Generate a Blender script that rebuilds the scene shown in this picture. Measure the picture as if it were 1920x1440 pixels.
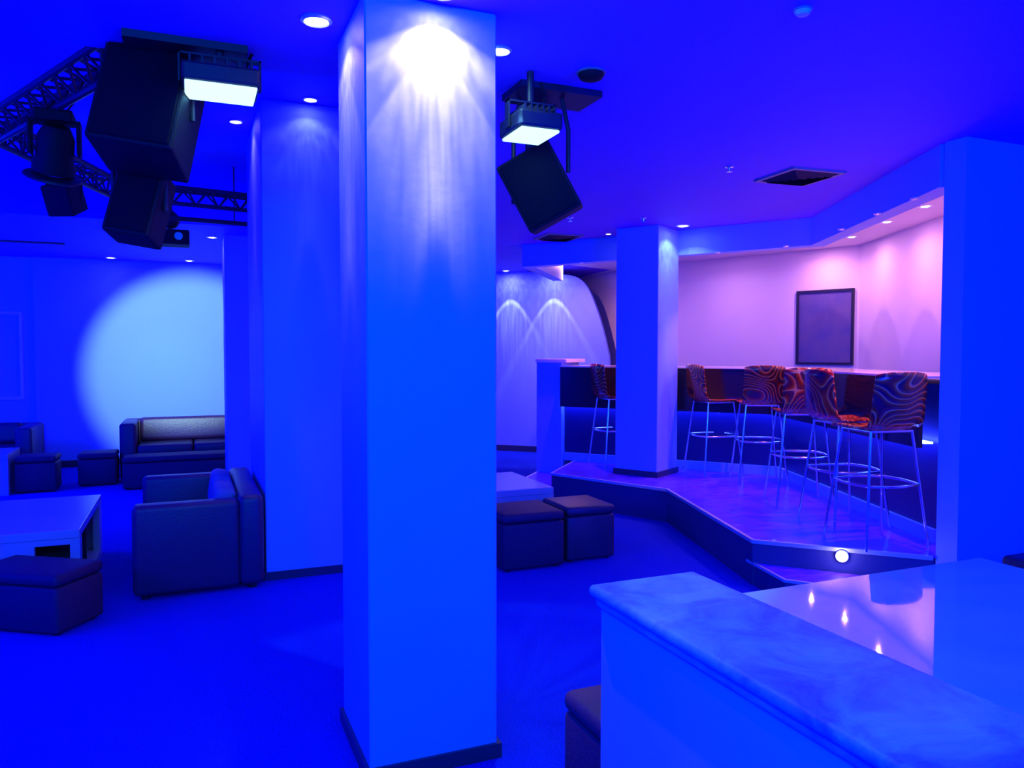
import bpy, bmesh, math, random
from mathutils import Vector, Matrix, noise
for o in list(bpy.data.objects): bpy.data.objects.remove(o)
SC = bpy.context.scene; COL = SC.collection
R = math.radians
# ---------------------------------------------------------------- camera, world, exposure
cd = bpy.data.cameras.new('camera'); cam = bpy.data.objects.new('camera', cd); COL.objects.link(cam)
cd.sensor_width = 36; cd.lens = 36*1446/1920; cd.clip_start = .02
cam.location = (0, 0, 1.55); cam.rotation_euler = (R(90-2.38), 0, R(-22.7))
SC.camera = cam
w = bpy.data.worlds.new('world'); SC.world = w; w.use_nodes = True
w.node_tree.nodes['Background'].inputs[0].default_value = (0, 0, 1, 1)
w.node_tree.nodes['Background'].inputs[1].default_value = .05
SC.view_settings.view_transform = 'Standard'; SC.view_settings.look = 'None'
SC.view_settings.exposure = 0; SC.view_settings.gamma = 1; SC.view_settings.use_curve_mapping = False
H, HH, PZ = 2.795, 3.23, .305

def lamp(name, kind, loc, power, color, size=.2, rot=None, parent=None, **kw):
    l = bpy.data.lights.new(name, kind); l.energy = power; l.color = color
    if kind == 'AREA':
        l.shape = 'RECTANGLE'; l.size = size if not isinstance(size, tuple) else size[0]; l.size_y = l.size if not isinstance(size, tuple) else size[1]
    else: l.shadow_soft_size = size
    for k, v in kw.items(): setattr(l, k, v)
    o = bpy.data.objects.new(name, l); COL.objects.link(o); o.location = loc
    if rot is not None: o.rotation_euler = rot
    if parent: o.parent = parent
    return o
def aim(o, tgt):
    o.rotation_euler = (Vector(tgt)-o.location).to_track_quat('-Z', 'Y').to_euler()
BLUE = (0, .0, 1.0)
# added blue fill lights without fixtures, all outside the frame
a = lamp('added_blue_fill', 'AREA', (-.5, -1.0, 2.6), 105, (0, .27, 1), (2.0, .4)); aim(a, (1.3, 2.6, .6))
a = lamp('added_blue_fill', 'AREA', (-4.2, 3.0, 2.4), 190, (0, .0, 1), (1.5, .5)); aim(a, (1, 6.5, .3))
a = lamp('added_blue_fill', 'AREA', (-4.2, 8.6, 2.3), 150, (0, .01, 1), (1.5, .5)); aim(a, (0, 10.5, .8))
a = lamp('added_blue_fill', 'AREA', (3.2, -2.0, 2.4), 240, (0, .015, 1), (1.5, .5)); aim(a, (4.5, 3.5, 1.2))
# unseen upward fills, added behind and left of the camera to turn the ceiling blue
for x, y, p in ((-2.6, -1.5, 120), (3.0, -1.6, 150), (-4.4, 5.0, 110), (-4.2, 9.5, 60)):
    a = lamp('added_blue_upfill', 'AREA', (x, y, 1.5), p, BLUE, (.8, .8)); aim(a, (x+2.6, y+2.6, 3.2) if x < 0 else (3.2, 2.2, 3.2))

# ---------------------------------------------------------------- materials
def mat(name, col, rough=.6, metal=0, spec=.5, bump=None, emit=None, estr=0, coat=0, trans=0, sheen=0, alpha=1):
    m = bpy.data.materials.new(name); m.use_nodes = True; nt = m.node_tree; b = nt.nodes['Principled BSDF']
    b.inputs['Base Color'].default_value = (*col, 1); b.inputs['Roughness'].default_value = rough
    b.inputs['Metallic'].default_value = metal; b.inputs['Specular IOR Level'].default_value = spec
    b.inputs['Coat Weight'].default_value = coat; b.inputs['Transmission Weight'].default_value = trans
    b.inputs['Sheen Weight'].default_value = sheen; b.inputs['Alpha'].default_value = alpha
    if emit: b.inputs['Emission Color'].default_value = (*emit, 1); b.inputs['Emission Strength'].default_value = estr
    if bump:
        sc, st = bump
        tc = nt.nodes.new('ShaderNodeTexCoord'); n = nt.nodes.new('ShaderNodeTexNoise'); bp = nt.nodes.new('ShaderNodeBump')
        n.inputs['Scale'].default_value = sc; n.inputs['Detail'].default_value = 6
        bp.inputs['Strength'].default_value = st; bp.inputs['Distance'].default_value = .01
        nt.links.new(tc.outputs['Object'], n.inputs['Vector']); nt.links.new(n.outputs['Fac'], bp.inputs['Height']); nt.links.new(bp.outputs[0], b.inputs['Normal'])
    return m
def mixcol(m, tex, c0, c1, p0=.3, p1=.7, coord='Object', scale=(1, 1, 1)):
    """colour from a procedural texture through a ramp"""
    nt = m.node_tree; b = nt.nodes['Principled BSDF']
    tc = nt.nodes.new('ShaderNodeTexCoord'); mp = nt.nodes.new('ShaderNodeMapping'); mp.inputs['Scale'].default_value = scale
    kind, params = tex; t = nt.nodes.new(kind)
    for k, v in params.items():
        if k in t.inputs: t.inputs[k].default_value = v
        else: setattr(t, k, v)
    r = nt.nodes.new('ShaderNodeValToRGB'); r.color_ramp.elements[0].position = p0; r.color_ramp.elements[1].position = p1
    r.color_ramp.elements[0].color = (*c0, 1); r.color_ramp.elements[1].color = (*c1, 1)
    nt.links.new(tc.outputs[coord], mp.inputs[0]); nt.links.new(mp.outputs[0], t.inputs['Vector'])
    nt.links.new(t.outputs['Fac'], r.inputs[0]); nt.links.new(r.outputs[0], b.inputs['Base Color'])
    return r
M = {}
M['paint'] = mat('white_wall_paint_lit_blue', (.22, .34, .9), .55, bump=(14, .12))  # white walls and columns; the blue light is mixed into the colour
M['barpaint'] = mat('white_wall_paint_lit_pink', (.75, .63, .74), .55, bump=(14, .12))  # white bar wall; some of the pink light sits in its colour
M['ceil'] = mat('ceiling_paint_lit_blue', (.13, .03, .85), .7, bump=(20, .08))  # whitish ceiling with the blue light put into its colour
M['carpet'] = mat('blue_carpet', (.03, .05, .6), .95, spec=.1, bump=(260, .9))
mixcol(M['carpet'], ('ShaderNodeTexNoise', {'Scale': 170.0, 'Detail': 4.0}), (.0, .005, .36), (.01, .045, .85), .3, .72)
M['skirt'] = mat('dark_skirting', (.03, .03, .07), .35)
M['leather'] = mat('dark_leather', (.05, .015, .07), .42, spec=.5, bump=(60, .25))
M['leather2'] = mat('dark_suede', (.045, .012, .06), .6, spec=.35, bump=(90, .3))
M['redleather'] = mat('dark_red_leather', (.085, .02, .06), .45, spec=.5, bump=(60, .25))
M['cushion'] = mat('blue_cushion_fabric', (.12, .15, .3), .8, bump=(120, .3))
M['table'] = mat('white_lacquer', (.42, .42, .5), .25, coat=.3)
M['gloss'] = mat('glossy_white_glass', (.12, .42, .7), .03, spec=.5, coat=.5)
M['hole'] = mat('cubby_shade', (.01, .01, .015), .7)  # colour of the shade inside the table openings
M['black'] = mat('black_cabinet_paint', (.006, .004, .012), .65, spec=.25, bump=(140, .3))
M['grille'] = mat('black_speaker_grille', (.005, .003, .012), .8, spec=.12, bump=(300, .5))
M['blackm'] = mat('black_metal', (.008, .006, .02), .5)
M['truss'] = mat('dark_truss_metal', (.012, .01, .035), .45)
M['chrome'] = mat('chrome', (.75, .75, .8), .16, metal=1)
M['alu'] = mat('aluminium_nosing', (.8, .8, .9), .3, metal=.7)
M['barwhite'] = mat('bar_top_edge', (.75, .7, .8), .2, coat=.5)
M['barpanel'] = mat('dark_bar_panel', (.012, .008, .03), .18, spec=.5)
M['barlow'] = mat('dark_glossy_bar_base', (.006, .004, .09), .35, spec=.6)
M['frame'] = mat('dark_frame_wood', (.01, .01, .02), .4)
M['canvas'] = mat('muted_canvas', (.10, .09, .22), .7)
mixcol(M['canvas'], ('ShaderNodeTexNoise', {'Scale': 4.0, 'Detail': 5.0}), (.07, .06, .28), (.13, .09, .26), .35, .7)
M['print'] = mat('faded_print', (.55, .55, .65), .6)
M['glass'] = mat('lamp_glass', (1, 1, 1), .3, emit=(.9, .95, 1), estr=9)
M['glassp'] = mat('lamp_glass_warm', (1, 1, 1), .3, emit=(1, .8, .95), estr=8)
M['uv'] = mat('flood_lens', (.5, .8, .9), .3, emit=(.5, 1, .93), estr=1.7)
M['led'] = mat('blue_led_strip', (.1, .1, .4), .5, emit=(.03, .06, 1), estr=45)
M['ledc'] = mat('added_pink_glow', (.5, .4, .4), .5, emit=(1, .42, .85), estr=6)  # glow added for the bar wall, no lamp of the room
M['bulb'] = mat('step_light_lens', (1, 1, 1), .3, emit=(.85, .9, 1), estr=14)
M['plastic'] = mat('white_plastic', (.7, .7, .75), .4)
M['grey'] = mat('grey_vent_metal', (.25, .22, .3), .5)
M['dvent'] = mat('dark_vent_throat', (.015, .01, .03), .7)
# marble of the stone cap
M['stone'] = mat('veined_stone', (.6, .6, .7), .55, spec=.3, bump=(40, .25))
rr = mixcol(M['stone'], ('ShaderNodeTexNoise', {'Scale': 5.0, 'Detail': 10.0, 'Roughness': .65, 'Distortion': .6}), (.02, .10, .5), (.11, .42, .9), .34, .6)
# laminate of the bar platform: boards that reflect the pink-lit wall
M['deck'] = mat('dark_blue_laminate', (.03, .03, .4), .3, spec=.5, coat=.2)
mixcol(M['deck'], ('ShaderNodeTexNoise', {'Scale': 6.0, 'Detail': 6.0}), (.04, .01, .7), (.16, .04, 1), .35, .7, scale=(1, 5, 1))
M['riser'] = mat('dark_riser', (.02, .02, .13), .6)
# patterned stool shell: contour swirls in orange, red, cream and violet
def swirl():
    m = bpy.data.materials.new('swirl_print'); m.use_nodes = True; nt = m.node_tree; b = nt.nodes['Principled BSDF']; L = nt.links.new
    tc = nt.nodes.new('ShaderNodeTexCoord')
    oi = nt.nodes.new('ShaderNodeObjectInfo')
    va = nt.nodes.new('ShaderNodeVectorMath'); va.operation = 'ADD'
    n = nt.nodes.new('ShaderNodeTexNoise'); n.inputs['Scale'].default_value = 3.4; n.inputs['Detail'].default_value = 0.0
    mu = nt.nodes.new('ShaderNodeMath'); mu.operation = 'MULTIPLY'; mu.inputs[1].default_value = 15
    fr = nt.nodes.new('ShaderNodeMath'); fr.operation = 'FRACT'
    r = nt.nodes.new('ShaderNodeValToRGB'); r.color_ramp.interpolation = 'EASE'
    e = r.color_ramp.elements
    e[0].position = 0; e[0].color = (.22, .008, .012, 1); e[1].position = .34; e[1].color = (.45, .03, .008, 1)
    for p, c in ((.5, (.95, .22, .03)), (.58, (1, .5, .2)), (.66, (.12, .01, .05)), (.86, (.06, .006, .03)), (1, (.22, .008, .012))):
        x = e.new(p); x.color = (*c, 1)
    L(tc.outputs['Object'], va.inputs[0]); L(oi.outputs['Random'], va.inputs[1])
    L(va.outputs[0], n.inputs['Vector']); L(n.outputs['Fac'], mu.inputs[0]); L(mu.outputs[0], fr.inputs[0]); L(fr.outputs[0], r.inputs[0]); L(r.outputs[0], b.inputs['Base Color'])
    b.inputs['Roughness'].default_value = .18; b.inputs['Coat Weight'].default_value = .6
    b.inputs['Transmission Weight'].default_value = .0; b.inputs['Alpha'].default_value = .82
    return m
M['swirl'] = swirl()

# ---------------------------------------------------------------- mesh helpers
class MB:
    def __init__(s): s.bm = bmesh.new()
    def box(s, x0, x1, y0, y1, z0, z1, bev=0, seg=2, mtx=None):
        t = bmesh.new(); bmesh.ops.create_cube(t, size=1)
        for v in t.verts: v.co = Vector(((x0+x1)/2+v.co.x*(x1-x0), (y0+y1)/2+v.co.y*(y1-y0), (z0+z1)/2+v.co.z*(z1-z0)))
        if bev: bmesh.ops.bevel(t, geom=list(t.edges), offset=bev, segments=seg, profile=.5, affect='EDGES')
        return s._add(t, mtx)
    def _add(s, t, mtx=None):
        if mtx is not None: bmesh.ops.transform(t, matrix=mtx, verts=t.verts)
        me = bpy.data.meshes.new('t'); t.to_mesh(me); t.free(); s.bm.from_mesh(me); bpy.data.meshes.remove(me); return s
    def cyl(s, p0, p1, r0, r1=None, n=16, caps=True):
        p0, p1 = Vector(p0), Vector(p1); t = bmesh.new(); d = p1-p0
        bmesh.ops.create_cone(t, cap_ends=caps, segments=n, radius1=r0, radius2=r0 if r1 is None else r1, depth=d.length)
        q = Vector((0, 0, 1)).rotation_difference(d.normalized()).to_matrix().to_4x4()
        return s._add(t, Matrix.Translation((p0+p1)/2) @ q)
    def tube(s, pts, r, n=10, closed=False):
        pts = [Vector(p) for p in pts]; N = len(pts); t = bmesh.new(); rings = []
        up = None
        for i, p in enumerate(pts):
            a = pts[i-1] if (i or closed) else p; b = pts[(i+1) % N] if (i < N-1 or closed) else p
            d = (b-a).normalized()
            if up is None: up = Vector((0, 0, 1)) if abs(d.z) < .9 else Vector((1, 0, 0))
            sx = d.cross(up).normalized(); sy = sx.cross(d).normalized(); up = sy
            rings.append([t.verts.new(p+sx*math.cos(2*math.pi*k/n)*r+sy*math.sin(2*math.pi*k/n)*r) for k in range(n)])
        for i in range(N if closed else N-1):
            A, B = rings[i], rings[(i+1) % N]
            for k in range(n): t.faces.new((A[k], A[(k+1) % n], B[(k+1) % n], B[k]))
        if not closed: t.faces.new(rings[0][::-1]); t.faces.new(rings[-1])
        bmesh.ops.recalc_face_normals(t, faces=t.faces)
        return s._add(t)
    def prism(s, poly, z0, z1, bev=0):
        t = bmesh.new(); lo = [t.verts.new((x, y, z0)) for x, y in poly]; hi = [t.verts.new((x, y, z1)) for x, y in poly]; n = len(poly)
        t.faces.new(lo[::-1]); t.faces.new(hi)
        for i in range(n): t.faces.new((lo[i], lo[(i+1) % n], hi[(i+1) % n], hi[i]))
        bmesh.ops.recalc_face_normals(t, faces=t.faces)
        if bev: bmesh.ops.bevel(t, geom=list(t.edges), offset=bev, segments=2, profile=.5, affect='EDGES')
        return s._add(t)
    def lathe(s, prof, n=24, mtx=None):
        t = bmesh.new(); rings = [[t.verts.new((r*math.cos(2*math.pi*k/n), r*math.sin(2*math.pi*k/n), z)) for k in range(n)] for r, z in prof]
        for A, B in zip(rings, rings[1:]):
            for k in range(n): t.faces.new((A[k], A[(k+1) % n], B[(k+1) % n], B[k]))
        bmesh.ops.remove_doubles(t, verts=t.verts, dist=1e-6); bmesh.ops.recalc_face_normals(t, faces=t.faces)
        return s._add(t, mtx)
    def obj(s, name, m, parent=None, smooth=False):
        me = bpy.data.meshes.new(name); s.bm.to_mesh(me); s.bm.free()
        me.materials.append(M[m] if isinstance(m, str) else m)
        if smooth:
            for p in me.polygons: p.use_smooth = True
            try: me.set_sharp_from_angle(angle=R(40))
            except Exception: pass
        o = bpy.data.objects.new(name, me); COL.objects.link(o)
        if parent: o.parent = parent
        return o
def struct(o): o['kind'] = 'structure'; return o
def tag(o, label, cat, group=None):
    o['label'] = label; o['category'] = cat
    if group: o['group'] = group
    return o
def thing(name, label, cat, loc=(0, 0, 0), rz=0, group=None):
    o = bpy.data.objects.new(name, None); COL.objects.link(o); o.empty_display_size = .1
    o.location = loc; o.rotation_euler = (0, 0, rz); return tag(o, label, cat, group)
def dup(root, loc, rz, label):
    r = root.copy(); COL.objects.link(r); r.location = loc; r.rotation_euler = (0, 0, rz); r['label'] = label
    for ch in list(root.children):
        c = ch.copy(); COL.objects.link(c); c.parent = r
        for g in list(ch.children):
            d = g.copy(); COL.objects.link(d); d.parent = c
    return r
def offset(poly, d):
    """open polyline moved d to the right of its direction (mitred)"""
    out = []
    P = [Vector(p) for p in poly]
    for i, p in enumerate(P):
        ns = []
        if i: e = (P[i]-P[i-1]).normalized(); ns.append(Vector((e.y, -e.x)))
        if i < len(P)-1: e = (P[i+1]-P[i]).normalized(); ns.append(Vector((e.y, -e.x)))
        n = sum(ns, Vector((0, 0)))/len(ns); out.append(tuple(p+n*d/n.length_squared))
    return out
def ribbon(poly, o1, o2): return offset(poly, o1)+offset(poly, o2)[::-1]

# ---------------------------------------------------------------- shell of the room
struct(MB().box(-5, 8, -3, 13.2, -.1, 0).obj('floor', 'carpet'))
c = MB()
RX0, RX1, RY0, RY1 = -4.6, 1.02, 3.62, 8.2
c.box(-5, 8, -3, RY0, H, HH+.1); c.box(-5, 8, RY1, 13.2, H, HH+.1)
c.box(-5, RX0, RY0, RY1, H, HH+.1); c.box(RX1, 8, RY0, RY1, H, HH+.1); c.box(RX0, RX1, RY0, RY1, HH, HH+.1)
struct(c.obj('ceiling', 'ceil'))
struct(MB().box(-5, -1.88, 11.87, 12.0, 0, H).obj('wall_far_left', 'paint'))
struct(MB().box(-1.88, 4.4, 11.83, 12.0, 0, H).obj('wall_far', 'paint'))
struct(MB().box(-5.1, -5, -3, 12, 0, HH).obj('wall_left', 'paint'))
struct(MB().box(-5, 8, -3.1, -3, 0, HH).obj('wall_behind', 'paint'))
struct(MB().box(6.6, 6.7, -3, 3.1, 0, H).obj('wall_right', 'paint'))
struct(MB().box(4.17, 6.7, 3.15, 3.29, 0, H).obj('wall_partition', 'paint'))
struct(MB().box(-1.88, 4.3, 11.81, 11.83, 0, .09).obj('baseboard_far', 'skirt'))
struct(MB().box(-5, -1.89, 11.85, 11.87, 0, .09).obj('baseboard_far_left', 'skirt'))
# pink-lit wall round the bar
struct(MB().prism(ribbon([(6.05, 12.3), (6.05, 9.7), (7.2, 6.74), (6.35, 5.0), (5.75, 3.26)], 0, -.12), 0, H).obj('wall_bar', 'barpaint'))
# blue wall left of the bar; its right end is shaped to the curved edge of the pink light
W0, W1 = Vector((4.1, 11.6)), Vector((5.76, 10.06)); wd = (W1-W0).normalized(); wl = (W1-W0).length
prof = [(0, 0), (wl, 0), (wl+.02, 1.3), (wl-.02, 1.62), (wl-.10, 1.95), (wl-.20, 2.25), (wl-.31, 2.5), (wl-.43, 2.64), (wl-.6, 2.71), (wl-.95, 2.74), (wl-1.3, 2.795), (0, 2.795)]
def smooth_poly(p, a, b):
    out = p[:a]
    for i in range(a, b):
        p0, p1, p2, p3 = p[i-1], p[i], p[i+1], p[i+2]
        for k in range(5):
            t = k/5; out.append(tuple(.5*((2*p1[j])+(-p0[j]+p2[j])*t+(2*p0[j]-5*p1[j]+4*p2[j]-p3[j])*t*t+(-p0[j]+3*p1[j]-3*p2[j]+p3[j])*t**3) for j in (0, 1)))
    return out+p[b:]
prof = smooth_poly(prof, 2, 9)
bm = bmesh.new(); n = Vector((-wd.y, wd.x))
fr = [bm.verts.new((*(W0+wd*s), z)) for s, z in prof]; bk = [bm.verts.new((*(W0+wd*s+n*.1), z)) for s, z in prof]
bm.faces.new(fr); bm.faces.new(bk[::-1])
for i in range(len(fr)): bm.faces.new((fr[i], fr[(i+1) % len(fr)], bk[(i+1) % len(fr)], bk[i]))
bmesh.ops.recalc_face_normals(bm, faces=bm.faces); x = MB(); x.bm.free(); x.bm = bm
struct(x.obj('wall_light_edge', 'paint'))
struct(MB().prism(ribbon([tuple(W0), tuple(W1)], .0, .015), 0, .09).obj('baseboard_left_of_bar', 'skirt'))

struct(MB().prism([(3.75, 8.35), (5.46, 5.62), (4.29, 3.3), (5.7, 3.3), (6.34, 5.0), (7.19, 6.74), (6.04, 9.7), (6.04, 11.5), (5.9, 10.2), (4.8, 9.8)], 2.787, H).obj('ceiling_bar', 'barpaint'))  # pale sheet laid under the blue ceiling so it takes the pink light
# columns
def column(x0, x1, y0, y1, z0, z1, label, rz=0, piv=None):
    cx, cy = (x0+x1)/2, (y0+y1)/2; hx, hy = (x1-x0)/2, (y1-y0)/2
    t = thing('column', label, 'column', (cx, cy, z0), rz)
    MB().box(-hx, hx, -hy, hy, 0, z1-z0, .006, 1).obj('shaft', 'paint', t)
    b = MB(); e = .014
    b.box(-hx-e, hx+e, -hy-e, -hy, 0, .056); b.box(-hx-e, hx+e, hy, hy+e, 0, .056); b.box(-hx-e, -hx, -hy, hy, 0, .056); b.box(hx, hx+e, -hy, hy, 0, .056)
    b.obj('baseboard', 'skirt', t)
    return t
column(.575, 1.066, 2.695, 3.2, 0, H, 'large white square column nearest the camera, bright spotlight fan near its top')
column(.46, 1.0, 5.42, 6.75, 0, HH, 'deep blue-lit column directly beside the dark sofa back, left of the nearest column')
column(.36, .86, 8.8, 9.3, 0, H, 'narrow column in front of the bright far wall, beside the long sofa')
u = Vector((.5, -.866)); v = Vector((.866, .5)); cc = Vector((4.25, 6.45))-u*.235+v*.23
t4 = column(cc.x-.235, cc.x+.235, cc.y-.23, cc.y+.23, PZ, H, 'square column on the raised bar platform, right face lit violet', rz=math.atan2(u.y, u.x))

# raised platform with two low steps
plat = [(3.42, 7.12), (3.99, 5.88), (3.43, 4.06), (4.16, 3.30), (5.7, 3.30), (6.34, 5.02), (7.18, 6.74), (6.96, 7.25), (6.03, 9.7), (5.6, 10.1), (4.27, 8.08)]
t = thing('raised_platform', 'dark laminate platform with light metal edge under the bar stools', 'platform')
MB().prism(plat, 0, PZ-.012).obj('platform_base', 'riser', t)
MB().prism(plat, PZ-.012, PZ).obj('deck', 'deck', t)
edge = [(4.27, 8.08), (3.42, 7.12), (3.99, 5.88), (3.43, 4.06), (4.16, 3.30)]
MB().prism(ribbon(edge, -.012, .012)[:], PZ-.022, PZ+.003).obj('edge_trim', 'alu', t)
t = thing('platform_step', 'low curved step in front of the platform with a glowing step light above it', 'step')
st = [(3.46, 4.15), (3.36, 3.68), (3.54, 3.46), (4.1, 2.95), (4.16, 3.0), (4.16, 3.25), (3.45, 4.04)]
MB().prism(st, 0, .14).obj('step_base', 'riser', t); MB().prism(st, .14, .15).obj('tread', 'deck', t)
MB().prism(ribbon([(3.46, 4.15), (3.36, 3.68), (3.54, 3.46), (4.1, 2.95)], -.01, .01), .135, .153).obj('edge_trim', 'alu', t)
t = thing('platform_step', 'low step along the far left end of the platform beside the white pier', 'step')
s0, s1 = Vector((3.25, 7.6)), Vector((4.0, 8.46)); e0, e1 = Vector((3.42, 7.12))+Vector((.03, .05)), Vector((4.24, 8.07))
st = [tuple(s0), (3.40, 7.14), tuple(e1), tuple(s1)]
MB().prism(st, 0, .14).obj('step_base', 'riser', t); MB().prism(st, .14, .15).obj('tread', 'deck', t)
MB().prism(ribbon([tuple(s1), tuple(s0)], -.012, .012), .135, .153).obj('edge_trim', 'alu', t)
# step light in the riser
sd = Vector((.73, -.79)).normalized(); sp = Vector((3.43, 4.06))+sd*.545; nn = Vector((-sd.y, sd.x))*-1
nn = Vector((sd.y, -sd.x)); q = Vector((sp.x, sp.y, .258)); nv = Vector((nn.x, nn.y, 0))
t = thing('step_light', 'small round glowing step light set in the platform riser', 'step light', q)
MB().cyl(nv*.0, nv*.018, .042, .038, 24).obj('bezel', 'alu', t, True); MB().cyl(nv*.016, nv*.026, .032, .03, 24).obj('lens', 'bulb', t, True)
lamp('step_lamp', 'POINT', nv*.05, 1.6, (.7, .6, 1), .03, parent=t)

# bulkhead beam over the bar
G = [(4.7, 9.75), (3.6, 8.30), (5.35, 5.58), (4.18, 3.33)]
t = thing('bulkhead_beam', 'angled dropped ceiling beam running above the bar', 'beam')
MB().prism(ribbon(G, .0, -.14), 2.54, H+.01).obj('beam_casing', 'paint', t)
MB().prism(ribbon(G[1:], -.15, -.19), 2.66, 2.70).obj('added_wash_strip', 'ledc', t)  # glowing strip added to spread pink light over the bar wall

# ---------------------------------------------------------------- bar counter
F = [(3.99, 7.95), (5.47, 6.1), (4.47, 3.52)]
t = thing('bar_counter', 'long angled bar with dark upper panels and blue light under them', 'bar')
MB().prism(ribbon(F, 0, -.5), PZ, 1.34).obj('lower_panel', 'barlow', t)
MB().prism(ribbon(F, .14, .11), .93, 1.378).obj('upper_panel', 'barpanel', t)
MB().prism(ribbon(F, .15, -.52), 1.38, 1.393).obj('counter_top', 'barwhite', t)
MB().prism(ribbon(F, .10, .04), .955, .968).obj('light_strip', 'led', t)
MB().prism(ribbon(F, .03, .0), PZ, PZ+.09).obj('kick_panel', 'paint', t)
t = thing('bar_pier', 'white pier with a pale cap at the left end of the bar', 'pier')
d1 = (Vector(F[1])-Vector(F[0])).normalized(); nb = Vector((-d1.y, d1.x))
p0 = Vector(F[0])-d1*.33-nb*.08; p1 = Vector(F[0])-d1*.01-nb*.08
MB().prism([tuple(p0), tuple(p1), tuple(p1+nb*.5), tuple(p0+nb*.5)], .0, 1.43, .004).obj('pier_body', 'paint', t)
p0 -= d1*.0+nb*.03; p1 += d1*.07-nb*.03
MB().prism([tuple(p0), tuple(p1), tuple(p1+nb*.55), tuple(p0+nb*.55)], 1.43, 1.47, .004).obj('cap', 'barwhite', t)

# ---------------------------------------------------------------- ceiling lamps
def beam_nodes(l, core, halo, ring, streak, cut=None):
    l.use_nodes = True; nt = l.node_tree; L = nt.links.new; em = nt.nodes['Emission']
    tc = nt.nodes.new('ShaderNodeTexCoord'); sp_ = nt.nodes.new('ShaderNodeSeparateXYZ'); L(tc.outputs['Normal'], sp_.inputs[0])
    ng = nt.nodes.new('ShaderNodeMath'); ng.operation = 'MULTIPLY'; ng.inputs[1].default_value = -1; L(sp_.outputs[2], ng.inputs[0])
    ac = nt.nodes.new('ShaderNodeMath'); ac.operation = 'ARCCOSINE'; L(ng.outputs[0], ac.inputs[0])
    di = nt.nodes.new('ShaderNodeMath'); di.operation = 'DIVIDE'; di.inputs[1].default_value = math.pi/2; L(ac.outputs[0], di.inputs[0])
    r = nt.nodes.new('ShaderNodeValToRGB'); r.color_ramp.interpolation = 'LINEAR'; e = r.color_ramp.elements; L(di.outputs[0], r.inputs[0])
    e[0].position = 0; e[0].color = (core,)*3+(1,); e[1].position = 1; e[1].color = (0, 0, 0, 1)
    table = ((.068, core*.05), (.082, core*.42), (.11, core*.22), (.148, core*.11), (.165, core*.10), (.26, core*.075), (.315, ring), (.335, ring), (.35, halo), (.53, halo*.9), (.68, halo*.06)) if halo < .06 else \
        ((.13, core), (.2, core*.7), (.27, core*.5), (.285, ring), (.305, ring), (.325, halo), (.6, halo*.55), (.85, halo*.12))
    if halo < .06: e[0].color = (0, 0, 0, 1)
    for p, c_ in table:
        x_ = e.new(p); x_.color = (c_,)*3+(1,)
    # facets of the reflector: brightness varies with azimuth
    at = nt.nodes.new('ShaderNodeMath'); at.operation = 'ARCTAN2'; L(sp_.outputs[0], at.inputs[0]); L(sp_.outputs[1], at.inputs[1])
    n1 = nt.nodes.new('ShaderNodeTexNoise'); n1.noise_dimensions = '2D'; n1.inputs['Scale'].default_value = 1; n1.inputs['Detail'].default_value = 3
    cb = nt.nodes.new('ShaderNodeCombineXYZ'); m1 = nt.nodes.new('ShaderNodeMath'); m1.operation = 'MULTIPLY'; m1.inputs[1].default_value = 9; L(at.outputs[0], m1.inputs[0])
    m2 = nt.nodes.new('ShaderNodeMath'); m2.operation = 'MULTIPLY'; m2.inputs[1].default_value = 9; L(di.outputs[0], m2.inputs[0])
    L(m1.outputs[0], cb.inputs[0]); L(m2.outputs[0], cb.inputs[1]); L(cb.outputs[0], n1.inputs['Vector'])
    mr = nt.nodes.new('ShaderNodeMapRange'); mr.inputs[1].default_value = .35; mr.inputs[2].default_value = .65; mr.inputs[3].default_value = 1-streak; mr.inputs[4].default_value = 1+streak
    L(n1.outputs['Fac'], mr.inputs[0])
    mm = nt.nodes.new('ShaderNodeMath'); mm.operation = 'MULTIPLY'; L(r.outputs[0], mm.inputs[0]); L(mr.outputs[0], mm.inputs[1])
    if cut is not None:     # wall-washer reflector: no light straight down
        ab = nt.nodes.new('ShaderNodeMath'); ab.operation = 'ABSOLUTE'; L(sp_.outputs[cut], ab.inputs[0])
        dv = nt.nodes.new('ShaderNodeMath'); dv.operation = 'DIVIDE'; L(ab.outputs[0], dv.inputs[0]); L(ng.outputs[0], dv.inputs[1])
        ss = nt.nodes.new('ShaderNodeMapRange'); ss.interpolation_type = 'SMOOTHSTEP'; ss.inputs[1].default_value = .085; ss.inputs[2].default_value = .15
        L(dv.outputs[0], ss.inputs[0]); m9 = nt.nodes.new('ShaderNodeMath'); m9.operation = 'MULTIPLY'; L(mm.outputs[0], m9.inputs[0]); L(ss.outputs[0], m9.inputs[1]); mm = m9
    L(mm.outputs[0], em.inputs['Strength'])
DL = []
def downlight(x, y, z, label, power, color=(1, .6, .9), glass='glass', core=1, halo=.05, ring=.075, streak=.26, r=.04, drop=.03, cut=None):
    t = thing('recessed_downlight', label, 'ceiling light', (x, y, z), 0, 'downlights round the columns' if glass == 'glass' else 'downlights above the bar')
    MB().lathe([(r*1.25, 0), (r*1.3, -.006), (r*1.05, -.012), (r*.95, -.004), (r*.9, 0)]).obj('trim_ring', 'alu', t, True)
    MB().lathe([(0, -.016), (r*.5, -.014), (r*.86, -.004), (r*.9, 0.0)]).obj('lens', glass, t, True)
    if power:
        o = lamp('downlight_lamp', 'POINT', (0, 0, -drop), power, color, .008, parent=t)
        beam_nodes(o.data, core, halo, ring, streak, cut)
    return t
downlight(.83, 2.60, H, 'downlight in front of the nearest column, its fan of light on the column', 620, halo=.04, cut=1, r=.045)
downlight(.46, 3.0, H, 'downlight beside the left face of the nearest column', 170, cut=0, r=.045)
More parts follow.
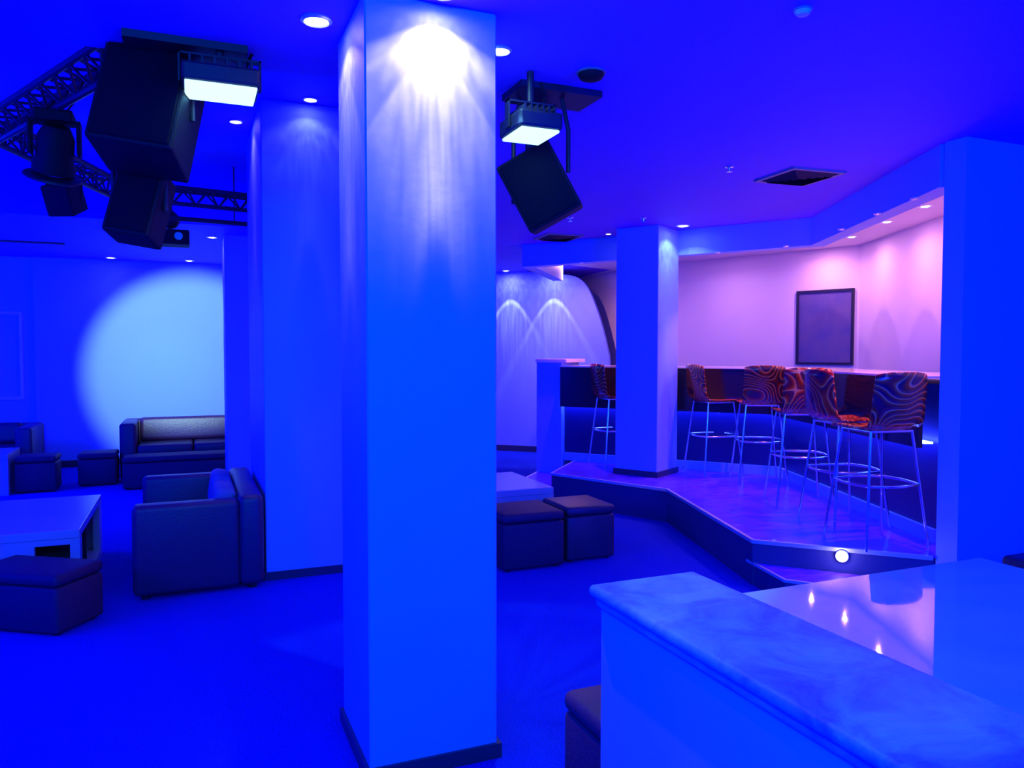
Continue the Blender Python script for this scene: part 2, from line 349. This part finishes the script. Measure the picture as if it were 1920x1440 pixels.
downlight(1.2, 3.0, H, 'downlight beside the right face of the nearest column', 260, (.25, .8, 1), core=.5, halo=.061, ring=.4, r=.04)
downlight(.77, 5.31, HH, 'downlight above the front face of the second column beside the dark sofa', 40, (.6, .6, .9), r=.04)
downlight(.34, 6.02, HH, 'downlight at the left side of the second column', 52, r=.04)
downlight(.25, 9.0, H, 'downlight at the left of the narrow third column', 30, r=.045)
downlight(.02, 11.4, H, 'downlight at the top of the far wall, right of the pair', 12, (.5, .6, .9), r=.05)
downlight(-.93, 11.45, H, 'downlight at the top of the far wall, left of the pair', 12, (.5, .6, .9), r=.055)
downlight(4.50, 6.40, H, 'downlight beside the violet right face of the platform column', 300, (.45, .6, 1), r=.055)
downlight(4.08, 7.13, H, 'downlight behind the left edge of the platform column', 4, r=.03)
for s, lb in ((.72, 'left'), (1.42, 'right')):
    p = W0+wd*s-n*.22
    downlight(p.x, p.y, H-.0, lb+' of the two downlights fanning down the blue wall left of the bar', 130, (.6, .5, 1), r=.05, core=.8, halo=.1, ring=.8, streak=.3)
PINK = (1, .43, .72)
for x, y, lb in ((4.9, 9.7, 'small downlight over the left end of the bar beside the blue wall'), (6.0, 8.0, 'downlight over the back wall right of the platform column'), (6.75, 6.95, 'downlight above the dark framed panel'),
                 (6.6, 6.3, 'downlight just right of the one above the framed panel'), (6.15, 5.45, 'second downlight from the right over the bar'), (5.8, 4.75, 'rightmost downlight over the bar')):
    downlight(x, y, H, lb, 190 if x < 5 else 64, PINK, 'glassp', r=.05, core=.5, halo=.5, ring=.5, streak=.05)

for k, (x, y) in enumerate(((4.02, 7.62), (4.86, 6.32), (5.16, 5.70), (4.86, 4.75), (4.55, 4.12), (4.32, 3.62))):  # unseen spots, added to throw pink light on stools and deck
    t = thing('added_spotlight', ('added unseen spotlight over the stool behind the platform column', 'added unseen spotlight right of the platform column', 'added unseen spotlight over the corner of the bar', 'added unseen spotlight over the stool under the framed picture', 'added unseen spotlight over the stool between the brightest and the nearest one', 'added unseen spotlight over the nearest stool')[k], 'ceiling light', (x, y, 2.54), 0, 'added spotlights under the bulkhead beam')
    MB().lathe([(0, -.012), (.018, -.012), (.026, -.004), (.026, 0)]).obj('lens', 'alu', t, True)
    lamp('added_spot_lamp', 'SPOT', (0, 0, -.03), 85, (1, .24, .36), .02, parent=t, spot_size=R(80), spot_blend=.8)

# ---------------------------------------------------------------- dark panel on the bar wall
def on_line(p, q, s, z): p, q = Vector(p), Vector(q); d = (q-p).normalized(); return p+d*s, d
wp, wq = Vector((6.05, 9.7)), Vector((7.2, 6.74)); d = (wq-wp).normalized()
def framed(name, label, cat, c, d, w_, h_, nrm, fm, cm, bw=.03):
    t = thing(name, label, cat, (c[0], c[1], c[2]-h_/2), math.atan2(d.y, d.x))
    s = -1
    f = MB(); f.box(-w_/2, w_/2, s*.03, 0, 0, bw); f.box(-w_/2, w_/2, s*.03, 0, h_-bw, h_); f.box(-w_/2, -w_/2+bw, s*.03, 0, bw, h_-bw); f.box(w_/2-bw, w_/2, s*.03, 0, bw, h_-bw)
    f.obj('frame', fm, t); MB().box(-w_/2+bw, w_/2-bw, s*.015, 0, bw, h_-bw).obj('picture', cm, t)
    return t
c_ = wp+d*2.77
framed('framed_picture', 'dark framed violet-grey picture on the pink-lit wall behind the bar', 'picture', (c_.x, c_.y, 1.845), d, .70, .9, None, 'frame', 'canvas')
framed('framed_picture', 'pale framed print on the far wall at the left edge', 'picture', (-2.45, 11.868, 1.5), Vector((1, 0)), .86, 1.15, None, 'print', 'paint', .035)

# ---------------------------------------------------------------- bar stools
def arc(p0, p1, bulge, k=8):
    p0, p1 = Vector(p0), Vector(p1); m = (p1-p0); nrm = Vector((m.y, -m.x, 0)).normalized()
    return [p0+m*i/k+nrm*bulge*math.sin(math.pi*i/k) for i in range(k+1)]
def make_stool(label):
    t = thing('bar_stool', label, 'bar stool', group='swirl patterned bar stools at the bar')
    sp_ = [(.215, .742), (.2, .758), (.12, .757), (0, .752), (-.10, .752), (-.155, .762), (-.19, .792), (-.207, .84), (-.222, .92), (-.238, 1.0), (-.252, 1.07), (-.26, 1.12)]
    def shell(i0, i1, name):
        bm = bmesh.new(); rows = []; NX = 12
        for i in range(i0, i1):
            y, z = sp_[i]; f = i/(len(sp_)-1); back = max(0, (f-.45)/.55)
            hw = .182+.010*math.sin(f*math.pi)
            row = []
            for k in range(NX+1):
                s = -1+2*k/NX; x_ = s*hw
                yy = y+back*.045*s*s; zz = z+(1-back)*.012*s*s
                if i == len(sp_)-1: zz -= .018*abs(s)**4
                row.append(bm.verts.new((x_, yy, zz)))
            rows.append(row)
        for a_, b_ in zip(rows, rows[1:]):
            for k in range(NX): bm.faces.new((a_[k], a_[k+1], b_[k+1], b_[k]))
        x = MB(); x.bm.free(); x.bm = bm; o = x.obj(name, 'swirl', t, True)
        md = o.modifiers.new('s', 'SOLIDIFY'); md.thickness = .012; md.offset = 0
        return o
    shell(0, 6, 'seat'); shell(5, 12, 'backrest')
    feet = {}
    for sx in (-1, 1):
        for sy in (-1, 1):
            top = Vector((sx*.15, sy*.14-.0, .742)); bot = Vector((sx*.225, sy*.215, 0.004))
            MB().tube([top, top+(bot-top)*.05, bot], .0095).obj('leg', 'chrome', t, True)
            feet[(sx, sy)] = (top, bot)
    at = lambda k, z: feet[k][1]+(feet[k][0]-feet[k][1])*(z/.742)
    zr = .4
    a_, b_, c__, e_ = at((-1, -1), zr), at((1, -1), zr), at((1, 1), zr), at((-1, 1), zr)
    pts = arc(a_, b_, .05)[:-1]+arc(b_, c__, .03)[:-1]+arc(c__, e_, .05)[:-1]+arc(e_, a_, .03)[:-1]
    MB().tube(pts, .009, closed=True).obj('footrest', 'chrome', t, True)
    fr_ = MB(); 
    a_, b_, c__, e_ = (feet[k][0] for k in ((-1, -1), (1, -1), (1, 1), (-1, 1)))
    fr_.tube([a_, b_, c__, e_], .009, closed=True); fr_.obj('seat_frame', 'chrome', t, True)
    return t
def face(deg): return R(deg-90)      # local +Y (front) turned to that heading
stools = [((4.27, 7.30), -5, 'bar stool half hidden behind the platform column, left end of the bar'),
          ((4.92, 6.44), -8, 'bar stool seen side-on just right of the platform column'),
          ((5.04, 5.90), 62, 'bar stool with its back to the camera, second from the platform column'),
          ((4.63, 4.93), 62, 'bar stool below the framed picture with the brightest orange swirls'),
          ((4.36, 4.20), -12, 'bar stool seen side-on between the brightest stool and the nearest stool'),
          ((4.12, 3.70), 80, 'bar stool nearest the camera by the right wall end')]
proto = make_stool(stools[0][2])
for i, ((x, y), dg, lb) in enumerate(stools):
    if i == 0: proto.location = (x, y, PZ); proto.rotation_euler = (0, 0, face(dg))
    else: dup(proto, (x, y, PZ), face(dg), lb)

# ---------------------------------------------------------------- sofas, ottomans, tables
def sofa(label, loc, rz, W, D, Hh, arm=.18, n=2, seat=.40, mats='leather', armh=None, back=.2, pillow=False, nb=None):
    t = thing('sofa', label, 'sofa', loc, rz); armh = armh or Hh
    MB().box(-W/2+arm, W/2-arm, -D/2+.02, D/2-back, .04, seat-.13, .015).obj('base', mats, t, True)
    MB().box(-W/2+arm*.0, W/2, D/2-back, D/2, .03, Hh, .045, 4).obj('backrest', mats, t, True)
    for s in (-1, 1):
        x0, x1 = sorted((s*W/2, s*(W/2-arm)))
        MB().box(x0, x1, -D/2, D/2-back+.01, .03, armh, .035, 4).obj('armrest', mats, t, True)
    w_ = (W-2*arm)/n
    for k in range(n):
        x0 = -W/2+arm+k*w_
        MB().box(x0+.004, x0+w_-.004, -D/2+.01, D/2-back-.01, seat-.13, seat, .035, 4).obj('seat_cushion', mats, t, True)
    for k in range(nb or n):
        w_ = (W-2*arm)/(nb or n); x0 = -W/2+arm+k*w_
        m = MB(); m.box(x0+.012, x0+w_-.012, -.07, .07, 0, Hh-seat+.03, .05, 4, Matrix.Translation((0, D/2-back-.10, seat-.005)) @ Matrix.Rotation(R(-9), 4, 'X')); m.obj('back_cushion', mats if not pillow else 'cushion', t, True)
    for sx in (-1, 1):
        for sy in (-1, 1): MB().cyl((sx*(W/2-.07), sy*(D/2-.07), 0), (sx*(W/2-.07), sy*(D/2-.07), .04), .025).obj('foot', 'blackm', t)
    return t
sofa('dark two-seat sofa side-on beside the second column, pale cushions on it', (.045, 5.92, 0), R(-90), 1.36, .78, .62, arm=.15, pillow=True, armh=.595, back=.16)
sofa('long dark sofa with low back in front of the bright far wall', (.35, 10.62, 0), 0, 2.26, .86, .70, n=3, seat=.43, nb=1)
sofa('dark sofa at the left edge in front of the far wall', (-2.68, 10.95, 0), 0, 1.92, .88, .66, n=2, seat=.43, nb=1)
def ottoman(label, x, y, sx, sy, h_, rz=0, m='leather2', group='dark cube ottomans', nm='ottoman'):
    t = thing(nm, label, nm, (x, y, 0), rz, group)
    MB().box(-sx/2, sx/2, -sy/2, sy/2, .015, h_-.07, .02, 3).obj('body', m, t, True)
    MB().box(-sx/2-.003, sx/2+.003, -sy/2-.003, sy/2+.003, h_-.068, h_, .028, 4).obj('seat_pad', m, t, True)
    for a_ in (-1, 1):
        for b_ in (-1, 1): MB().cyl((a_*(sx/2-.05), b_*(sy/2-.05), 0), (a_*(sx/2-.05), b_*(sy/2-.05), .02), .02).obj('glide', 'blackm', t)
    return t
ottoman('large dark square ottoman in the left foreground beside the low white table', -.83, 5.06, .36, .6, .34, R(56))
ottoman('dark ottoman left of the pair, right behind the nearest column', 2.24, 5.17, .48, .46, .41)
ottoman('ottoman with a reddish violet top, right one of the pair behind the nearest column', 2.73, 5.22, .40, .44, .41, m='redleather')
ottoman('dark cube ottoman by the small white table at the left edge', -1.58, 9.98, .40, .40, .40)
ottoman('dark cube ottoman at the left end of the long sofa', -1.0, 10.22, .40, .40, .38)
ottoman('dark ottoman standing behind the far end of the stone-capped half wall', 1.37, 2.1, .44, .40, .41)
ottoman('dark ottoman behind the glossy table at the right edge', 4.3, 2.55, .5, .5, .45)
ottoman('long dark bench in front of the long sofa', .0, 9.75, 1.42, .36, .37, group='dark bench', nm='bench')
def cube_table(label, x0, x1, y0, y1, h_, fx0=None, fx1=None, fz0=.14, fz1=.38, side=True):
    cx, cy = (x0+x1)/2, (y0+y1)/2; a, b = (x1-x0)/2, (y1-y0)/2
    t = thing('coffee_table', label, 'coffee table', (cx, cy, 0))
    MB().box(-a, a, -b, b, h_-.055, h_, .006).obj('tabletop', 'table', t)
    s = MB(); th = .045; top = h_-.055
    s.box(-a, a, -b, b, 0, .05); s.box(-a, -a+th, -b, b, .05, top); s.box(-a+th, a, b-th, b, .05, top)
    # front face with a square opening, right side open between two uprights
    fx0 = -a+.1 if fx0 is None else fx0-cx; fx1 = a-.1 if fx1 is None else fx1-cx
    s.box(-a+th, fx0, -b, -b+th, .05, top); s.box(fx1, a, -b, -b+th, .05, top); s.box(fx0, fx1, -b, -b+th, .05, fz0); s.box(fx0, fx1, -b, -b+th, fz1, top)
    s.box(a-th, a, -b+th, -b+.1, .05, top); s.box(a-th, a, b-.16, b-th, .05, top)
    if not side: s.box(a-th, a, -b+.1, b-.16, .05, top)
    s.obj('carcass', 'table', t)
    k = MB(); k.box(fx0-.05, fx1+.05, -b+.34, -b+.36, .05, top); k.box(a-.3, a-.28, -b+.36, b-th, .05, top); k.obj('shade_panel', 'hole', t)  # dark sheets standing in for shade behind the openings
    return t
cube_table('low white cube table with a square opening, left foreground', -1.75, -.645, 5.42, 6.69, .45, -.89, -.70, .13, .36)
cube_table('small low white table with dark opening at the left edge, beside the far ottoman', -2.7, -1.82, 9.72, 10.38, .45, -2.5, -1.94, .1, .37, side=False)
cube_table('low pale table behind the pair of ottomans', 1.55, 2.70, 5.58, 6.45, .46, 1.7, 2.52, .27, .36, side=False)

# ---------------------------------------------------------------- foreground: half wall with stone cap and glossy table
t = thing('half_wall', 'waist-high white half wall with veined stone cap in the right foreground', 'half wall')
MB().box(1.035, 1.345, -1.2, 1.84, 0, .845, .004).obj('wall_core', 'paint', t)
cp = MB()
cp.box(1.012, 1.366, -1.2, 1.875, .872, .905, .014, 4)
cp.box(1.026, 1.353, -1.2, 1.858, .845, .875, .010, 3)
cp.obj('stone_cap', 'stone', t, True)
t = thing('dining_table', 'large glossy white table beyond the stone-capped half wall', 'table', (2.22, 1.1, 0))
MB().box(-.79, .79, -1.1, 1.07, .67, .70, .006, 3).obj('tabletop', 'gloss', t)
MB().box(-.6, .6, -.8, .8, .60, .67).obj('apron', 'table', t)
for sx in (-1, 1):
    for sy in (-1, 1): MB().box(sx*.56-.035, sx*.56+.035, sy*.76-.035, sy*.76+.035, 0, .6, .005).obj('leg', 'alu', t)

# ---------------------------------------------------------------- truss and hanging gear
def truss(pts, z):
    t = thing('lighting_truss', 'dark ladder truss hanging below the ceiling at upper left', 'truss')
    for (a_, b_) in zip(pts, pts[1:]):
        a3, b3 = Vector((*a_, z)), Vector((*b_, z)); dv = (b3-a3); L_ = dv.length; dn = dv/L_; sd_ = Vector((dn.y, -dn.x, 0))*.07
        m = MB(); cs = [sd_+Vector((0, 0, .05)), -sd_+Vector((0, 0, .05)), Vector((0, 0, -.07))]
        for c1 in cs: m.tube([a3+c1, b3+c1], .018, 8)
        k = max(3, int(L_/.18))
        for i in range(k):
            q0, q1 = a3+dn*L_*i/k, a3+dn*L_*(i+1)/k; qm = (q0+q1)/2
            for u_, v_ in ((0, 2), (1, 2), (0, 1)): m.tube([q0+cs[u_], qm+cs[v_]], .008, 6); m.tube([qm+cs[v_], q1+cs[u_]], .008, 6)
        m.obj('truss_section', 'truss', t, True)
    for p in pts[1:]:
        MB().tube([(p[0], p[1], z+.02), (p[0], p[1], HH)], .005, 6).obj('hanger', 'blackm', t)
    return t
truss([(-.27, 3.9), (-1.04, 5.45), (-.55, 6.98), (.52, 7.2)], 2.86)
def oriented(loc, yaw, pitch, roll): return Matrix.Translation(loc) @ Matrix.Rotation(R(yaw), 4, 'Z') @ Matrix.Rotation(R(pitch), 4, 'X') @ Matrix.Rotation(R(roll), 4, 'Y')
def speaker(label, loc, w_, d_, h_, yaw, pitch, roll, ztop, solid=False):
    t = thing('loudspeaker', label, 'loudspeaker', loc); T = oriented((0, 0, 0), yaw, pitch, roll)
    m = MB(); m.box(-w_/2, w_/2, -d_/2+.01, d_/2, -h_/2, h_/2, .012, 2, T); cab = m.obj('cabinet', 'black', t)
    m = MB(); m.box(-w_/2+.015, w_/2-.015, -d_/2, -d_/2+.012, -h_/2+.015, h_/2-.015, .004, 1, T); m.obj('grille', 'grille', cab)
    br = MB()
    for s in (-1, 1):
        p = T @ Vector((s*(w_/2+.012), 0, 0)); qq = Vector((p.x*.75, p.y*.75, ztop-loc[2]-.02)); br.tube([p, Vector((p.x, p.y, (ztop-loc[2])*.6)), qq], .011, 8)
    if solid: br.box(-.02, .10, .12, .14, -.05, ztop-loc[2]); br.box(-.02, .10, .0, .14, -.02, .02)
    a_ = ztop-loc[2]; br.box(-w_*.4, w_*.4, -.05, .05, a_-.02, a_)
    br.obj('bracket', 'blackm', t); return t
speaker('big black loudspeaker hanging at upper left under the ceiling', (-.14, 3.60, 2.545), .33, .32, .43, -12, -14, 8, 3.23)
speaker('smaller black loudspeaker hanging tilted below the big one', (-.19, 3.80, 2.19), .20, .19, .31, -16, -12, 10, 2.84)
speaker('black loudspeaker tilted sharply below the ceiling right of the nearest column', (1.59, 3.44, 2.345), .28, .24, .35, -30, 6, -28, H, True)
def flood(label, x0, x1, y0, y1, z, zc, plate):
    cx, cy = (x0+x1)/2, (y0+y1)/2; t = thing('flood_light', label, 'flood light', (cx, cy, z)); a, b = (x1-x0)/2, (y1-y0)/2
    h_ = MB(); h_.box(-a-.012, a+.012, -b-.012, b+.012, .012, .085, .012, 2)
    for k in range(6): h_.box(-a+.02+k*(2*a-.04)/5-.004, -a+.02+k*(2*a-.04)/5+.004, -b, b, .085, .11)
    hs = h_.obj('housing', 'blackm', t); MB().box(-a, a, -b, b, 0, .013, .003, 1).obj('lens', 'uv', hs)['label'] = 'glowing pale cyan lens'
    y_ = MB(); 
    for s in (-1, 1): y_.box(s*(a+.02)-.004, s*(a+.02)+.004, -.02, .02, .03, .15)
    y_.box(-a-.024, a+.024, -.02, .02, .142, .15); y_.cyl((0, 0, .15), (0, 0, zc-z-.01), .016, n=12); y_.obj('yoke', 'blackm', t)
    px0, px1, py0, py1 = plate
    MB().box(px0-cx, px1-cx, py0-cy, py1-cy, zc-z-.03, zc-z).obj('mounting_plate', 'blackm', t)
    MB().tube([(a*.7, .02, .1), (a*.9, .03, .18), (a*1.05, .05, .22), (a*.8, .05, zc-z-.03)], .006, 6).obj('cable', 'black', t, True)
    return t
flood('glowing flood light beside the big loudspeaker at upper left', 0.0, .27, 3.3, 3.52, 2.60, H, (-.22, .24, 3.36, 3.56))
flood('glowing flood light above the tilted loudspeaker right of the nearest column', 1.32, 1.50, 3.05, 3.27, 2.50, H, (1.42, 1.84, 3.28, 3.52))
o = lamp('flood_lamp', 'AREA', (.13, 3.41, 2.59), .8, (.15, .8, 1), (.25, .2)); 
o = lamp('flood_lamp', 'AREA', (1.41, 3.16, 2.49), .5, (.15, .8, 1), (.16, .2))
# moving head
t = thing('moving_head_light', 'black moving head stage light hanging from the truss', 'stage light', (-.62, 4.62, 2.785))
m = MB(); m.box(-.09, .09, -.07, .07, -.06, .0, .012); m.obj('base', 'black', t)
m = MB(); m.box(-.12, -.10, -.035, .035, -.22, -.05, .006); m.box(.10, .12, -.035, .035, -.22, -.05, .006); m.box(-.12, .12, -.035, .035, -.065, -.045, .006); m.obj('yoke', 'black', t)
T = oriented((0, 0, -.19), 20, 25, 0); m = MB(); m.lathe([(0, .12), (.06, .115), (.085, .06), (.088, -.05), (.1, -.08), (.1, -.12), (.075, -.125), (0, -.10)], mtx=T); hd = m.obj('head', 'black', t, True)
m = MB(); m.lathe([(.075, -.127), (.1, -.13), (.135, -.14), (.14, -.15), (.13, -.155), (.075, -.14)], mtx=T); m.obj('front_ring', 'blackm', hd, True)
m = MB(); m.tube([(.05, 0, 0), (.1, .02, .08), (.06, .03, .11), (0, .02, .06), (-.04, .0, .0)], .005, 6); m.obj('cable', 'black', t, True)
# small par can
t = thing('par_can', 'small black par can hanging under the truss corner', 'stage light', (-.74, 5.86, 2.76))
MB().tube([(-.20, .02, .05), (-.1, .01, .03), (0, 0, 0)], .014, 8).obj('clamp', 'blackm', t)
T = oriented((0, 0, -.2), -25, 25, 0); m = MB(); m.box(-.09, .09, -.09, .09, -.1, .1, .012, 2, T); m.obj('housing', 'black', t)
m = MB(); m.lathe([(0, -.108), (.07, -.108), (.08, -.1)], mtx=T @ Matrix.Rotation(R(60), 4, 'X')); m.obj('lens', 'blackm', t)
m = MB(); m.tube([(-.1, 0, -.2), (-.1, 0, -.06), (0, 0, 0), (.1, 0, -.06), (.1, 0, -.2)], .008, 8); m.obj('yoke', 'blackm', t)
# projector
t = thing('projector', 'black projector on a ceiling pole behind the lower loudspeaker', 'projector', (-.14, 7.65, 2.58))
MB().box(-.16, .16, -.13, .13, -.07, .06, .015, 2).obj('body', 'black', t)
m = MB(); m.lathe([(0, .08), (.05, .09), (.08, .13), (.085, .16), (.07, .2), (.03, .24), (0, .245)]); m.obj('ball_joint', 'blackm', t, True)
MB().cyl((0, 0, .05), (0, 0, HH-2.58), .02).obj('pole', 'blackm', t)
MB().cyl((.07, -.13, 0), (.07, -.145, 0), .035).obj('lens', 'chrome', t)
t = thing('ceiling_bar', 'thin horizontal pipe hung behind the truss next to the second column', 'pipe', (.1, 7.4, 2.72))
MB().tube([(-.35, 0, 0), (.7, .15, 0)], .02, 10).obj('pipe', 'truss', t, True)
for x in (-.25, .3): MB().tube([(x, .02+.14*(x+.35), .02), (x, .02+.14*(x+.35), HH-2.72)], .006, 6).obj('hanger', 'blackm', t)

# spot of the profile lamp on the far wall
sl = lamp('profile_lamp', 'SPOT', (-.55, 7.2, 2.6), 950, (.55, 1, 1), .03, spot_size=R(36), spot_blend=.45); aim(sl, (.05, 11.83, 1.3))
sl = lamp('profile_lamp', 'SPOT', (-.5, 7.2, 2.6), 120, (.1, .8, .7), .03, spot_size=R(19), spot_blend=1); aim(sl, (-.3, 11.83, 1.2))

# ---------------------------------------------------------------- small ceiling items
def vent(label, x, y, s, rz):
    t = thing('ceiling_vent', label, 'ceiling vent', (x, y, H), rz, 'square ceiling vents')
    m = MB(); m.box(-s/2, s/2, -s/2, -s/2+.03, -.015, 0); m.box(-s/2, s/2, s/2-.03, s/2, -.015, 0); m.box(-s/2, -s/2+.03, -s/2+.03, s/2-.03, -.015, 0); m.box(s/2-.03, s/2, -s/2+.03, s/2-.03, -.015, 0)
    m.obj('frame', 'grey', t)
    for k in range(1, 5):
        r_ = s/2-.03-k*.04; m = MB(); z0, z1 = -.012, -.002
        bm = bmesh.new(); o1 = [bm.verts.new((a_*(r_+.03), b_*(r_+.03), z1)) for a_, b_ in ((-1, -1), (1, -1), (1, 1), (-1, 1))]; o2 = [bm.verts.new((a_*r_, b_*r_, z0-.02)) for a_, b_ in ((-1, -1), (1, -1), (1, 1), (-1, 1))]
        for i in range(4): bm.faces.new((o1[i], o1[(i+1) % 4], o2[(i+1) % 4], o2[i]))
        m.bm.free(); m.bm = bm; m.obj('louvre', 'dvent', t)
    MB().box(-s/2+.03, s/2-.03, -s/2+.03, s/2-.03, -.001, .0).obj('backing', 'dvent', t); return t
vent('square ceiling vent in front of the bar, in the violet light', 4.0, 4.3, .44, R(-4))
vent('distant ceiling vent left of the platform column', 3.70, 7.55, .42, R(-4))
t = thing('smoke_detector', 'dark smoke detector on the ceiling right of the nearest column', 'smoke detector', (1.67, 3.08, H))
MB().lathe([(.055, 0), (.06, -.012), (.05, -.03), (.03, -.038), (0, -.04)]).obj('body', 'black', t, True); MB().lathe([(.062, 0), (.066, -.006), (.055, -.01)]).obj('base_ring', 'grey', t, True)
t = thing('smoke_detector', 'faint smoke detector on the ceiling at upper right', 'smoke detector', (2.08, 2.23, H))
MB().lathe([(.03, 0), (.03, -.008), (.022, -.02), (0, -.024)]).obj('body', 'plastic', t, True); MB().lathe([(.034, 0), (.034, -.004), (.03, -.006)]).obj('base_ring', 'grey', t, True)
for x, y, lb in ((3.37, 4.27, 'small sprinkler head left of the near square vent'), (3.28, 6.44, 'small sprinkler head left of the platform column'), (3.92, 6.2, 'small sprinkler head above the platform column')):
    t = thing('sprinkler_head', lb, 'sprinkler', (x, y, H), 0, 'sprinkler heads'); MB().lathe([(.03, 0), (.028, -.006), (.01, -.01), (.008, -.03), (.02, -.032), (.02, -.036), (0, -.036)]).obj('body', 'chrome', t, True)
t = thing('linear_vent', 'long thin dark ceiling slot at the left edge before the far wall', 'ceiling vent', (-2.2, 10.2, H)); MB().box(-.9, .9, -.05, .05, -.012, 0).obj('slot', 'dvent', t)
